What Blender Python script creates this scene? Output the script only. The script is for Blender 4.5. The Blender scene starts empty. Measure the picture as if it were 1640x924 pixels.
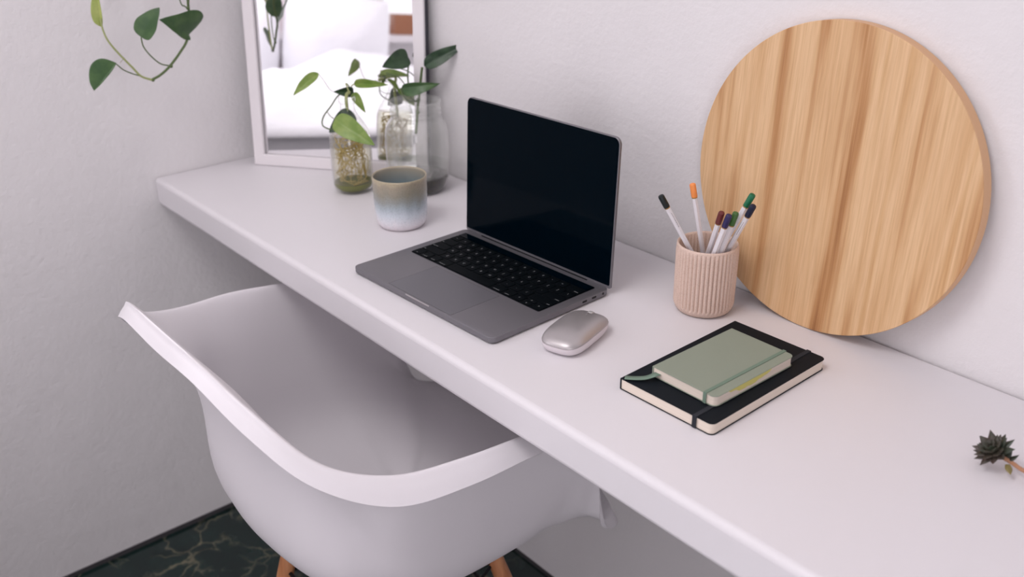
import bpy, bmesh, math, random
from mathutils import Vector, Matrix, noise
S = bpy.context.scene
COL = S.collection
PI = math.pi
def V(*a): return Vector(a if len(a) > 1 else a[0])
def R(a): return math.radians(a)

# ------------------------------------------------------------------ camera
CAM = V(1.7392, -1.0243, 1.3428)
YAW, PITCH, ROLL, FPX = 2.4424, -0.4391, -0.0117, 1559.2
def cam_basis():
    cy, sy, cp, sp = math.cos(YAW), math.sin(YAW), math.cos(PITCH), math.sin(PITCH)
    f = V(cy*cp, sy*cp, sp); r = V(sy, -cy, 0); u = r.cross(f)
    cr, sr = math.cos(ROLL), math.sin(ROLL)
    return cr*r + sr*u, -sr*r + cr*u, f
CR, CU, CF = cam_basis()
cam_d = bpy.data.cameras.new('camera'); cam = bpy.data.objects.new('camera', cam_d); COL.objects.link(cam)
m = Matrix((CR, CU, -CF)).transposed().to_4x4(); m.translation = CAM
cam.matrix_world = m
cam_d.sensor_width = 36; cam_d.lens = 36*FPX/1640
cam_d.clip_start = .02
cam_d.dof.use_dof = True; cam_d.dof.focus_distance = 1.20; cam_d.dof.aperture_fstop = 4.5
S.camera = cam
def ray(x, y): return CR*((x-820)/FPX) + CU*((462-y)/FPX) + CF
def on_z(x, y, z): d = ray(x, y); return CAM + d*((z-CAM.z)/d.z)
def on_x(x, y, X): d = ray(x, y); return CAM + d*((X-CAM.x)/d.x)
def at(x, y, dep): return CAM + ray(x, y)*dep          # photo direction at a depth (metres along the view)

# ------------------------------------------------------------------ light
S.view_settings.view_transform = 'Standard'; S.view_settings.look = 'None'
S.view_settings.exposure = 0.0; S.view_settings.gamma = 1; S.view_settings.use_curve_mapping = False
WORLD = 0.6
W = bpy.data.worlds.new('overcast_daylight'); S.world = W; W.use_nodes = True
bg = W.node_tree.nodes['Background']
bg.inputs[0].default_value = (1.0, .97, 1.02, 1); bg.inputs[1].default_value = WORLD
RX, RY, RZ = 3.6, -3.3, 2.6
WIN1 = (.15, 2.5, .95, 2.3)       # window in the front wall: x0,x1,z0,z1
WIN2 = (-3.05, -1.5, .85, 2.35)   # window in the left wall: y0,y1,z0,z1
FILL_DOOR = (-3.1, -2.2, .04, 2.2)     # glazed door added unseen in the right wall for low fill light
ENERGY = dict(front=6, left=18, fill_door=34, ceiling=15)
def area_light(name, energy, loc, rot, sx, sy, shape='RECTANGLE', col=(1.0, .965, 1.02)):
    l = bpy.data.lights.new(name, 'AREA'); l.shape = shape; l.size = sx
    if shape == 'RECTANGLE': l.size_y = sy
    l.energy = energy; l.color = col
    o = bpy.data.objects.new(name, l); o.location = loc; o.rotation_euler = rot; COL.objects.link(o); return o
area_light('front_window_light', ENERGY['front'], ((WIN1[0]+WIN1[1])/2, RY-.10, (WIN1[2]+WIN1[3])/2), (R(90), 0, 0), WIN1[1]-WIN1[0], WIN1[3]-WIN1[2])
area_light('left_window_light', ENERGY['left'], (-.10, (WIN2[0]+WIN2[1])/2, (WIN2[2]+WIN2[3])/2), (R(90), 0, R(-90)), WIN2[1]-WIN2[0], WIN2[3]-WIN2[2])
area_light('door_fill_light', ENERGY['fill_door'], (RX+.10, (FILL_DOOR[0]+FILL_DOOR[1])/2, (FILL_DOOR[2]+FILL_DOOR[3])/2), (R(90), 0, R(90)), FILL_DOOR[1]-FILL_DOOR[0], FILL_DOOR[3]-FILL_DOOR[2])  # fill through the added opening, lifts low wall and chair side
area_light('ceiling_fill_light', ENERGY['ceiling'], (.95, -1.3, RZ-.075), (0, 0, 0), .9, .9, 'DISK', (1, .965, .97))  # overhead fill added to brighten the chair seat and low surfaces
# ------------------------------------------------------------------ material helpers
def mat(name, col=(.8, .8, .8), rough=.5, metal=0, spec=.5, **kw):
    mt = bpy.data.materials.new(name); mt.use_nodes = True
    b = mt.node_tree.nodes['Principled BSDF']
    b.inputs['Base Color'].default_value = (*col, 1); b.inputs['Roughness'].default_value = rough
    b.inputs['Metallic'].default_value = metal; b.inputs['Specular IOR Level'].default_value = spec
    for k, v in kw.items(): b.inputs[k.replace('_', ' ')].default_value = v
    return mt
def NT(mt): return mt.node_tree.nodes, mt.node_tree.links, mt.node_tree.nodes['Principled BSDF']
def srgb(r, g, b): return tuple(((c/255)/12.92 if c/255 <= .04045 else ((c/255+.055)/1.055)**2.4) for c in (r, g, b))
def coords(n, l, scale=(1, 1, 1), rot=(0, 0, 0), loc=(0, 0, 0)):
    tc = n.new('ShaderNodeTexCoord'); mp = n.new('ShaderNodeMapping')
    mp.inputs['Scale'].default_value = scale; mp.inputs['Rotation'].default_value = rot; mp.inputs['Location'].default_value = loc
    l.new(tc.outputs['Object'], mp.inputs[0]); return mp.outputs[0]
def noise_n(n, l, vec, scale, detail=4, rough=.5, dist=0):
    t = n.new('ShaderNodeTexNoise'); t.inputs['Scale'].default_value = scale; t.inputs['Detail'].default_value = detail
    t.inputs['Roughness'].default_value = rough; t.inputs['Distortion'].default_value = dist
    if vec is not None: l.new(vec, t.inputs['Vector'])
    return t.outputs['Fac']
def ramp(n, l, fac, stops, interp='LINEAR'):
    r = n.new('ShaderNodeValToRGB'); cr = r.color_ramp; cr.interpolation = interp
    while len(cr.elements) < len(stops): cr.elements.new(.5)
    for e, (p, c) in zip(cr.elements, stops):
        e.position = p; e.color = (*c, 1) if len(c) == 3 else c
    l.new(fac, r.inputs[0]); return r.outputs[0]
def bump(n, l, b, h, strength=.2, dist=.002):
    k = n.new('ShaderNodeBump'); k.inputs['Strength'].default_value = strength; k.inputs['Distance'].default_value = dist
    l.new(h, k.inputs['Height']); l.new(k.outputs[0], b.inputs['Normal'])
def mixc(n, l, fac, a, b_, mode='MIX'):
    x = n.new('ShaderNodeMix'); x.data_type = 'RGBA'; x.blend_type = mode
    for sock, v in ((x.inputs[0], fac), (x.inputs[6], a), (x.inputs[7], b_)):
        if isinstance(v, (int, float)): sock.default_value = v
        elif isinstance(v, tuple): sock.default_value = (*v, 1)
        else: l.new(v, sock)
    return x.outputs[2]
def mathn(n, l, op, a, b_=0.0):
    x = n.new('ShaderNodeMath'); x.operation = op
    for s, v in ((x.inputs[0], a), (x.inputs[1], b_)):
        if isinstance(v, (int, float)): s.default_value = v
        else: l.new(v, s)
    return x.outputs[0]

def wall_mat(name, col, bs=.35):
    mt = mat(name, col, .75, spec=.25); n, l, b = NT(mt); v = coords(n, l)
    f = noise_n(n, l, v, 90, 5, .6); g = noise_n(n, l, v, 9, 4, .55)
    h = mathn(n, l, 'ADD', f, mathn(n, l, 'MULTIPLY', g, 2.0))
    bump(n, l, b, h, bs, .004)
    c = mixc(n, l, ramp(n, l, noise_n(n, l, v, 3, 5, .6), [(.3, (0, 0, 0)), (.75, (1, 1, 1))]), col, tuple(k*.96 for k in col))
    l.new(c, b.inputs['Base Color']); return mt
M = {}
M['wall'] = wall_mat('white_plaster', (.80, .775, .785))
M['desk'] = mat('painted_shelf', (.755, .73, .755), .42, spec=.3)
n, l, b = NT(M['desk']); v = coords(n, l); bump(n, l, b, noise_n(n, l, v, 14, 4, .6), .10, .006)
l.new(ramp(n, l, noise_n(n, l, v, 6, 4, .6), [(.3, (.36, .36, .36)), (.8, (.52, .52, .52))]), b.inputs['Roughness'])
# dark green marble floor with pale veins
M['floor'] = mat('green_marble', (.02, .035, .03), .12); n, l, b = NT(M['floor']); v = coords(n, l)
w = n.new('ShaderNodeTexNoise'); w.inputs['Scale'].default_value = 5; w.inputs['Detail'].default_value = 6; l.new(v, w.inputs['Vector'])
vm = n.new('ShaderNodeVectorMath'); vm.operation = 'MULTIPLY_ADD'; l.new(w.outputs['Color'], vm.inputs[0]); vm.inputs[1].default_value = (.34, .34, .34); l.new(v, vm.inputs[2])
vo = n.new('ShaderNodeTexVoronoi'); vo.feature = 'DISTANCE_TO_EDGE'; vo.inputs['Scale'].default_value = 11; l.new(vm.outputs[0], vo.inputs['Vector'])
vein = ramp(n, l, vo.outputs['Distance'], [(0, (.8, .8, .8)), (.03, (.25, .25, .25)), (.07, (0, 0, 0))])
pat = ramp(n, l, noise_n(n, l, v, 8, 4, .6), [(.42, (0, 0, 0)), (.62, (1, 1, 1))])
c0 = ramp(n, l, noise_n(n, l, v, 16, 6, .65), [(.3, srgb(16, 30, 30)), (.62, srgb(28, 48, 45)), (.8, srgb(58, 76, 68))])
l.new(mixc(n, l, mathn(n, l, 'MULTIPLY', vein, pat), c0, srgb(140, 132, 108)), b.inputs['Base Color'])
M['gap'] = mat('dark_grout', (.05, .045, .05), .8)
M['white_wood'] = mat('white_painted_wood', (.82, .78, .80), .4)
M['dark_side'] = mat('dark_frame_side', srgb(52, 52, 62), .6)
M['mirror'] = mat('mirror_silver', (.93, .93, .94), .015, 1.0)
# veneer board
M['veneer'] = mat('wood_veneer', (.7, .45, .25), .45, spec=.3); n, l, b = NT(M['veneer'])
v1 = coords(n, l, (16, 3, .9), (0, R(-7), 0)); v2 = coords(n, l, (70, 30, 2.2), (0, R(-7), 0)); v3 = coords(n, l, (420, 80, 14), (0, R(-7), 0))
band = noise_n(n, l, v1, 1.3, 3, .5, .6); grain = noise_n(n, l, v2, 1, 4, .6, .8); fine = noise_n(n, l, v3, 1, 3, .6)
wv = n.new('ShaderNodeTexWave'); wv.wave_type = 'BANDS'; wv.bands_direction = 'X'; wv.inputs['Scale'].default_value = .9
wv.inputs['Distortion'].default_value = 14; wv.inputs['Detail'].default_value = 4; wv.inputs['Detail Scale'].default_value = 1.1
l.new(coords(n, l, (7, 3, .6), (0, R(-7), 0), (.3, 0, .2)), wv.inputs['Vector'])
h = mathn(n, l, 'ADD', mathn(n, l, 'MULTIPLY', band, .62), mathn(n, l, 'ADD', mathn(n, l, 'MULTIPLY', wv.outputs['Fac'], .14), mathn(n, l, 'MULTIPLY', grain, .34)))
c = ramp(n, l, h, [(.36, srgb(150, 100, 60)), (.455, srgb(190, 142, 96)), (.54, srgb(214, 174, 130)), (.64, srgb(226, 190, 148)), (.76, srgb(204, 160, 112))])
c = mixc(n, l, .30, c, ramp(n, l, fine, [(.35, (.62, .5, .38)), (.6, (1, 1, 1))]), 'MULTIPLY')
l.new(c, b.inputs['Base Color'])
M['veneer_edge'] = mat('wood_veneer_edge', srgb(214, 170, 128), .5)
# laptop
M['grey_metal'] = mat('space_grey_metal', srgb(122, 120, 125), .45, .5); n, l, b = NT(M['grey_metal'])
bump(n, l, b, noise_n(n, l, coords(n, l), 2500, 2), .04, .0003)
M['pad'] = mat('trackpad_glass', srgb(118, 117, 123), .44, .5)
M['black'] = mat('black_plastic', (.002, .0035, .005), .5, spec=.1)
M['key'] = mat('black_keycap', (.002, .0035, .005), .55, spec=.06)
M['legend'] = mat('key_legend_print', (.35, .36, .37), .6)
M['screen'] = mat('screen_glass', (.0004, .003, .006), .05, spec=.04)
M['port'] = mat('port_hole', (.004, .004, .004), .7)
M['silver'] = mat('silver_plastic', srgb(182, 177, 178), .38, .6)
M['lightsilver'] = mat('pale_silver_base', srgb(222, 214, 218), .45)
M['wheel'] = mat('scroll_wheel', srgb(205, 203, 203), .3, .4)
M['chair'] = mat('matt_white_plastic', (.78, .75, .78), .42, spec=.4)
M['leg'] = mat('beech_leg', srgb(190, 128, 88), .5); n, l, b = NT(M['leg'])
l.new(ramp(n, l, noise_n(n, l, coords(n, l, (60, 60, 4)), 1.5, 3), [(.3, srgb(165, 104, 66)), (.7, srgb(205, 145, 102))]), b.inputs['Base Color'])
M['wire'] = mat('black_wire', (.01, .01, .012), .4, .6)
M['clay'] = mat('beige_clay', srgb(216, 192, 178), .75, spec=.2); n, l, b = NT(M['clay'])
bump(n, l, b, noise_n(n, l, coords(n, l), 900, 3), .05, .0004)
l.new(mixc(n, l, ramp(n, l, noise_n(n, l, coords(n, l), 700, 2), [(.35, (1, 1, 1)), (.45, (0, 0, 0))]), srgb(218, 194, 180), srgb(204, 178, 164)), b.inputs['Base Color'])
M['pencil'] = mat('white_lacquer', (.80, .77, .80), .35)
M['gold'] = mat('gold_ring', srgb(190, 150, 90), .35, .7)
M['print'] = mat('grey_imprint', (.3, .29, .3), .5)
# glazed mug: real glaze bands by height
M['glaze'] = mat('reactive_glaze', (.5, .5, .5), .22, spec=.55); n, l, b = NT(M['glaze'])
tc = n.new('ShaderNodeTexCoord'); sx = n.new('ShaderNodeSeparateXYZ'); l.new(tc.outputs['Object'], sx.inputs[0])
wob = mathn(n, l, 'MULTIPLY', mathn(n, l, 'SUBTRACT', noise_n(n, l, coords(n, l, (1, 1, .3)), 60, 4), .5), .022)
hh = mathn(n, l, 'DIVIDE', mathn(n, l, 'ADD', sx.outputs['Z'], wob), .0835)
c = ramp(n, l, hh, [(0, srgb(230, 220, 224)), (.16, srgb(224, 222, 228)), (.34, srgb(202, 210, 218)), (.48, srgb(168, 178, 186)), (.60, srgb(148, 152, 148)), (.74, srgb(146, 142, 128)), (.90, srgb(160, 150, 132)), (.955, srgb(178, 166, 140))])
spk = ramp(n, l, noise_n(n, l, coords(n, l), 420, 3, .6), [(.36, (.78, .78, .78)), (.5, (1, 1, 1))])
l.new(mixc(n, l, .6, c, spk, 'MULTIPLY'), b.inputs['Base Color'])
M['glaze_in'] = mat('inner_glaze', (.3, .3, .3), .2); n, l, b = NT(M['glaze_in'])
tc = n.new('ShaderNodeTexCoord'); sx = n.new('ShaderNodeSeparateXYZ'); l.new(tc.outputs['Object'], sx.inputs[0])
l.new(ramp(n, l, mathn(n, l, 'DIVIDE', sx.outputs['Z'], .0835), [(.1, srgb(150, 172, 178)), (.7, srgb(140, 154, 158)), (.97, srgb(160, 152, 136))]), b.inputs['Base Color'])

def glassmat(name, tint, gl=.10, haze=0, hazecol=(.8, .8, .8), rough=.03):
    mt = bpy.data.materials.new(name); mt.use_nodes = True; n, l = mt.node_tree.nodes, mt.node_tree.links
    for x in list(n):
        if x.type != 'OUTPUT_MATERIAL': n.remove(x)
    out = [x for x in n if x.type == 'OUTPUT_MATERIAL'][0]
    t = n.new('ShaderNodeBsdfTransparent'); t.inputs[0].default_value = (*tint, 1)
    g = n.new('ShaderNodeBsdfGlossy'); g.inputs['Roughness'].default_value = rough; g.inputs[0].default_value = (.9, .9, .9, 1)
    lw = n.new('ShaderNodeLayerWeight'); lw.inputs[0].default_value = gl
    mx = n.new('ShaderNodeMixShader'); pass
    pw = n.new('ShaderNodeMath'); pw.operation = 'MULTIPLY_ADD'; pf = n.new('ShaderNodeMath'); pf.operation = 'POWER'; l.new(lw.outputs['Facing'], pf.inputs[0]); pf.inputs[1].default_value = 2.4; lw.inputs[0].default_value = .5; l.new(pf.outputs[0], pw.inputs[0]); pw.inputs[1].default_value = .75; pw.inputs[2].default_value = .045
    l.new(pw.outputs[0], mx.inputs[0]); l.new(t.outputs[0], mx.inputs[1]); l.new(g.outputs[0], mx.inputs[2])
    last = mx.outputs[0]
    if haze:
        d = n.new('ShaderNodeBsdfDiffuse'); d.inputs[0].default_value = (*hazecol, 1)
        m2 = n.new('ShaderNodeMixShader'); nn = noise_n(n, l, coords(n, l, (1, 1, .6)), 35, 5, .65); tz = n.new('ShaderNodeTexCoord'); sz = n.new('ShaderNodeSeparateXYZ'); l.new(tz.outputs['Object'], sz.inputs[0]); mr = n.new('ShaderNodeMapRange'); mr.inputs[1].default_value = .026; mr.inputs[2].default_value = .045; l.new(sz.outputs['Z'], mr.inputs[0]); nn = mathn(n, l, 'MULTIPLY', nn, mr.outputs[0])
        f = n.new('ShaderNodeMath'); f.operation = 'MULTIPLY'; l.new(nn, f.inputs[0]); f.inputs[1].default_value = haze*2
        l.new(f.outputs[0], m2.inputs[0]); l.new(last, m2.inputs[1]); l.new(d.outputs[0], m2.inputs[2]); last = m2.outputs[0]
    l.new(last, out.inputs[0]); return mt
M['glass'] = glassmat('clear_glass', (.985, .99, .98), .02)
M['jarglass'] = glassmat('dusty_jar_glass', (.975, .98, .975), .02, .16, (.88, .89, .87))
M['water'] = glassmat('root_water', (.965, .955, .87), .05)
M['jarwater'] = glassmat('jar_water', (.95, .96, .94), .05)
M['root'] = mat('plant_root', srgb(190, 168, 96), .6)
M['algae'] = mat('green_algae_sediment', srgb(104, 108, 42), .7)
M['darksed'] = mat('dark_sediment', srgb(52, 50, 36), .8); n, l, b = NT(M['darksed'])
l.new(ramp(n, l, noise_n(n, l, coords(n, l), 160, 3), [(.35, srgb(8, 9, 6)), (.7, srgb(60, 56, 40))]), b.inputs['Base Color'])
def leafmat(name, a, b2, back=None):
    mt = mat(name, a, .38, spec=.5); n, l, b = NT(mt); v = coords(n, l)
    c = mixc(n, l, ramp(n, l, noise_n(n, l, v, 45, 4, .6), [(.38, (0, 0, 0)), (.66, (1, 1, 1))]), a, b2)
    l.new(c, b.inputs['Base Color']); b.inputs['Subsurface Weight'].default_value = 0
    bump(n, l, b, noise_n(n, l, v, 120, 2), .15, .001); return mt
M['leaf'] = leafmat('pothos_leaf', srgb(52, 84, 46), srgb(72, 102, 58))
M['leaf_dark'] = leafmat('pothos_leaf_dark', srgb(34, 58, 38), srgb(52, 78, 50))
M['leaf_light'] = leafmat('pothos_leaf_light', srgb(112, 140, 62), srgb(138, 158, 84))
M['leaf_yel'] = leafmat('pothos_leaf_young', srgb(146, 160, 84), srgb(166, 176, 104))
M['stem'] = mat('green_stem', srgb(82, 100, 56), .5)
M['stem_pale'] = mat('pale_stem', srgb(158, 166, 108), .5)
M['stem_pink'] = mat('thin_pinkish_petiole', srgb(150, 140, 128), .5)
M['succ'] = leafmat('succulent_leaf', srgb(52, 62, 48), srgb(76, 60, 56))
M['succ_old'] = leafmat('succulent_old_leaf', srgb(112, 106, 52), srgb(132, 116, 66))
M['succ_stem'] = mat('brown_succulent_stem', srgb(176, 128, 96), .6)
M['sage'] = mat('sage_cover', srgb(143, 151, 136), .7, spec=.2); n, l, b = NT(M['sage'])
bump(n, l, b, noise_n(n, l, coords(n, l), 1600, 2), .15, .0004)
M['sage_band'] = mat('sage_elastic', srgb(112, 134, 118), .7)
M['blackcover'] = mat('black_cover', (.006, .009, .013), .6, spec=.12)
M['blackband'] = mat('black_elastic', (.012, .015, .022), .8)
M['pages'] = mat('cream_pages', srgb(232, 220, 206), .8); n, l, b = NT(M['pages'])
l.new(mixc(n, l, noise_n(n, l, coords(n, l, (3, 3, 1400)), 1, 1), srgb(238, 226, 212), srgb(218, 204, 190)), b.inputs['Base Color'])
M['yellow'] = mat('yellow_marker_smudge', srgb(214, 206, 120), .8)
M['terracotta'] = mat('terracotta', srgb(186, 112, 84), .8)
M['soil'] = mat('potting_soil', srgb(60, 46, 38), .9)
M['linen'] = mat('white_linen', (.92, .91, .94), .8); n, l, b = NT(M['linen']); bump(n, l, b, noise_n(n, l, coords(n, l), 14, 4), .4, .02)
M['bluelinen'] = mat('pale_blue_cushion', srgb(150, 186, 206), .8)
M['brownwood'] = mat('brown_wood', srgb(156, 104, 76), .5)
M['ceiling'] = mat('ceiling_paint', (.88, .86, .86), .8)

def capmat(name, r, g, b_): return mat(name, srgb(r, g, b_), .35)
# ------------------------------------------------------------------ mesh helpers
def link(name, bm, mt, parent=None, smooth=True, angle=35, loc=None):
    me = bpy.data.meshes.new(name); bmesh.ops.recalc_face_normals(bm, faces=bm.faces[:]); bm.to_mesh(me); bm.free()
    if smooth:
        for p in me.polygons: p.use_smooth = True
        me.set_sharp_from_angle(angle=R(angle))
    if mt is not None: me.materials.append(mt)
    o = bpy.data.objects.new(name, me); COL.objects.link(o)
    if parent is not None: o.parent = parent
    if loc is not None: o.location = loc
    return o
def tag(o, label=None, cat=None, group=None, kind=None):
    if label: o['label'] = label
    if cat: o['category'] = cat
    if group: o['group'] = group
    if kind: o['kind'] = kind
    return o
def thing(name, label, cat, loc=(0, 0, 0), rotz=0, group=None):
    o = bpy.data.objects.new(name, None); o.location = loc; o.rotation_euler = (0, 0, rotz); o.empty_display_size = .05
    COL.objects.link(o); return tag(o, label, cat, group)
def bevel(o, w, seg=3, ang=30):
    md = o.modifiers.new('bevel', 'BEVEL'); md.width = w; md.segments = seg; md.limit_method = 'ANGLE'; md.angle_limit = R(ang); return o
def box(bm, x0, x1, y0, y1, z0, z1):
    vs = [bm.verts.new((x, y, z)) for z in (z0, z1) for x, y in ((x0, y0), (x1, y0), (x1, y1), (x0, y1))]
    for f in ((3, 2, 1, 0), (4, 5, 6, 7), (0, 1, 5, 4), (1, 2, 6, 5), (2, 3, 7, 6), (3, 0, 4, 7)): bm.faces.new([vs[i] for i in f])
    return vs
def BM(): return bmesh.new()
def rrect(x0, x1, y0, y1, r, seg=6):
    if not isinstance(r, (tuple, list)): r = (r,)*4      # corners: x0y0, x1y0, x1y1, x0y1
    pts = []
    for (cx, cy, a0, rr) in ((x0, y0, 180, r[0]), (x1, y0, 270, r[1]), (x1, y1, 0, r[2]), (x0, y1, 90, r[3])):
        if rr <= 0: pts.append((cx, cy)); continue
        ox = cx + rr if cx == x0 else cx - rr; oy = cy + rr if cy == y0 else cy - rr
        for i in range(seg+1):
            a = R(a0 + 90*i/seg); pts.append((ox+rr*math.cos(a), oy+rr*math.sin(a)))
    return pts
def prism(bm, pts, z0, z1):
    a = [bm.verts.new((x, y, z0)) for x, y in pts]; b_ = [bm.verts.new((x, y, z1)) for x, y in pts]
    bm.faces.new(a[::-1]); bm.faces.new(b_); k = len(pts)
    for i in range(k): bm.faces.new((a[i], a[(i+1) % k], b_[(i+1) % k], b_[i]))
def stack(bm, rings, close=True):
    """rings: list of lists of Vectors, same count; joined, ends capped"""
    vs = [[bm.verts.new(p) for p in r] for r in rings]; k = len(vs[0])
    for a, b_ in zip(vs, vs[1:]):
        for i in range(k): bm.faces.new((a[i], a[(i+1) % k], b_[(i+1) % k], b_[i]))
    if close: bm.faces.new(vs[0][::-1]); bm.faces.new(vs[-1])
    return vs
def lathe(bm, prof, n=64, cap0=False, cap1=False, f=None):
    rings = []
    for (r, z) in prof:
        ring = []
        for i in range(n):
            a = 2*PI*i/n; rr = f(a, r, z) if f else r
            ring.append(V(rr*math.cos(a), rr*math.sin(a), z))
        rings.append(ring)
    vs = [[bm.verts.new(p) for p in r] for r in rings]
    for a, b_ in zip(vs, vs[1:]):
        for i in range(n): bm.faces.new((a[i], a[(i+1) % n], b_[(i+1) % n], b_[i]))
    if cap0: bm.faces.new(vs[0][::-1])
    if cap1: bm.faces.new(vs[-1])
def spline(pts, k=6):
    pts = [V(p) for p in pts]; out = []
    for i in range(len(pts)-1):
        a = pts[i-1] if i else 2*pts[0]-pts[1]; b_ = pts[i]; c = pts[i+1]; d = pts[i+2] if i+2 < len(pts) else 2*c-b_
        for j in range(k):
            t = j/k; out.append(.5*((2*b_)+(c-a)*t+(2*a-5*b_+4*c-d)*t*t+(3*b_-a-3*c+d)*t**3))
    out.append(pts[-1]); return out
def tube(bm, pts, rad, n=8, sm=6):
    P = spline(pts, sm) if sm else [V(p) for p in pts]; N = len(P)
    up = V(0, 0, 1); rings = []; prev = None
    for i, p in enumerate(P):
        t = (P[min(i+1, N-1)]-P[max(i-1, 0)]).normalized()
        if prev is None:
            s = t.cross(up if abs(t.z) < .9 else V(1, 0, 0)).normalized()
        else: s = (prev - t*prev.dot(t)).normalized()
        prev = s; q = t.cross(s)
        r = rad(i/(N-1)) if callable(rad) else rad
        rings.append([p + s*r*math.cos(2*PI*j/n) + q*r*math.sin(2*PI*j/n) for j in range(n)])
    stack(bm, rings)
def text_mesh(name, body, size, mt, parent, loc, rot=(0, 0, 0), align='CENTER'):
    cu = bpy.data.curves.new(name, 'FONT'); cu.body = body; cu.size = size; cu.align_x = align; cu.align_y = 'CENTER'; cu.resolution_u = 2
    cu.extrude = .00002
    to = bpy.data.objects.new(name, cu); me = bpy.data.meshes.new_from_object(to); bpy.data.objects.remove(to); bpy.data.curves.remove(cu)
    me.name = name; me.materials.append(mt); o = bpy.data.objects.new(name, me); COL.objects.link(o); o.parent = parent; o.location = loc; o.rotation_euler = rot
    return o

# ------------------------------------------------------------------ room
H, D, T = .7711, .4236, .0527
def wallbox(name, x0, x1, y0, y1, z0, z1, mt, hole=None):
    bm = BM()
    if hole is None: box(bm, x0, x1, y0, y1, z0, z1)
    else:
        ax, a0, a1, h0, h1 = hole
        if ax == 'x':
            box(bm, x0, a0, y0, y1, z0, z1); box(bm, a1, x1, y0, y1, z0, z1); box(bm, a0, a1, y0, y1, z0, h0); box(bm, a0, a1, y0, y1, h1, z1)
        else:
            box(bm, x0, x1, y0, a0, z0, z1); box(bm, x0, x1, a1, y1, z0, z1); box(bm, x0, x1, a0, a1, z0, h0); box(bm, x0, x1, a0, a1, h1, z1)
    o = link(name, bm, mt, smooth=False); return tag(o, kind='structure')
TH = .12
wallbox('floor', -TH, RX+TH, RY-TH, TH, -.1, 0, M['floor'])
wallbox('ceiling', -TH, RX+TH, RY-TH, TH, RZ, RZ+.1, M['ceiling'])
wallbox('wall_left', -TH, 0, RY, TH, 0, RZ, M['wall'], ('y', *WIN2))
wallbox('wall_back', 0, RX, 0, TH, 0, RZ, M['wall'])
wallbox('wall_front', -TH, RX+TH, RY-TH, RY, 0, RZ, M['wall'], ('x', *WIN1))
wallbox('wall_right', RX, RX+TH, RY, TH, 0, RZ, M['wall'], ('y', *FILL_DOOR))
bm = BM(); pr_ = rrect(.90, 3.2, -1.42, -.78, .04); prism(bm, pr_, .0005, .012); tag(link('reflector', bm, M['linen'], smooth=False), 'pale woven rug added unseen on the marble floor behind the armchair to bounce light', 'reflector')  # pale slab added out of view, bounces light onto the low left wall
fillo = thing('fill_lamp', 'flat round white ceiling lamp added unseen above the room for soft fill light', 'lamp', (.95, -1.3, RZ-.001))
bm = bmesh.new(); bmesh.ops.create_cone(bm, cap_ends=True, segments=64, radius1=.50, radius2=.52, depth=.06, matrix=Matrix.Translation((0, 0, -.031))); link('fill_lamp_body', bm, M['white_wood'], fillo)  # unseen housing added around the overhead fill light
o = wallbox('trim_1', .0005, .004, RY, -.0005, 0, .009, M['gap']); o = wallbox('trim_2', .004, RX, -.0035, -.0005, 0, .007, M['gap'])
def window(name, axis, c, a0, a1, z0, z1):
    bm = BM(); w = .045; d = .05
    def bx(p0, p1, q0, q1):
        if axis == 'x': box(bm, p0, p1, c, c+d, q0, q1)
        else: box(bm, c, c+d, p0, p1, q0, q1)
    bx(a0, a1, z0, z0+w); bx(a0, a1, z1-w, z1); bx(a0, a0+w, z0+w, z1-w); bx(a1-w, a1, z0+w, z1-w)
    k = 3 if a1-a0 > 2 else 2
    for i in range(1, k): x = a0+(a1-a0)*i/k; bx(x-w/2, x+w/2, z0+w, z1-w)
    o = link(name, bm, M['white_wood'], smooth=False); tag(o, kind='structure'); return o
window('window_1', 'x', RY-.09, WIN1[0], WIN1[1], WIN1[2], WIN1[3])
window('fill_door_1', 'y', RX+.03, FILL_DOOR[0], FILL_DOOR[1], FILL_DOOR[2], FILL_DOOR[3])  # frame of the opening added for fill light
window('window_2', 'y', -.09, WIN2[0], WIN2[1], WIN2[2], WIN2[3])

# ------------------------------------------------------------------ desk (floating shelf)
desk = thing('desk', 'long white painted floating shelf desk fixed along the wall and into the corner', 'desk', (0, 0, H-T))
bm = BM(); NX = 60; xs = [.001 + (RX-.75-.001)*i/NX for i in range(NX+1)]
rings = []
random.seed(5)
for x in xs:
    w1 = .0012*noise.noise((x*3.1, 0, 0)) ; w2 = .0012*noise.noise((x*2.7, 9, 0))
    rings.append([V(x, -D+w1, 0), V(x, -.0022, 0), V(x, -.0022, T), V(x, -D+w2, T)])
stack(bm, rings)
o = link('worktop', bm, M['desk'], desk); bevel(o, .008, 5)
# ------------------------------------------------------------------ mirror leaning across the corner
ANG, LEAN, MW, MH, FT = R(35.7), R(4.9), .346, .38, .026
mir = thing('mirror', 'rectangular white framed mirror leaning across the room corner', 'mirror', (.0575, -.2487, H))
uu = V(math.cos(ANG), math.sin(ANG), 0); nh = V(math.sin(ANG), -math.cos(ANG), 0)
up_ = V(0, 0, 1)*math.cos(LEAN) - nh*math.sin(LEAN); nn = uu.cross(up_)
mir.matrix_world = Matrix((uu, up_, nn)).transposed().to_4x4() @ Matrix.Identity(4)
mir.location = (.0575, -.2487, H+.0005)
fw = .021
bm = BM()
z0, z1 = -.008, 0
for (a, b_, c, d) in (((0, 0), (MW, 0), (MW-fw, fw), (fw, fw)), ((MW, 0), (MW, MH), (MW-fw, MH-fw), (MW-fw, fw)), ((MW, MH), (0, MH), (fw, MH-fw), (MW-fw, MH-fw)), ((0, MH), (0, 0), (fw, fw), (fw, MH-fw))):
    prism(bm, [a, b_, c, d], z0, z1)
bmesh.ops.remove_doubles(bm, verts=bm.verts[:], dist=1e-5)
o = link('frame', bm, M['white_wood'], mir, smooth=True); bevel(o, .0015, 2)
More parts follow.
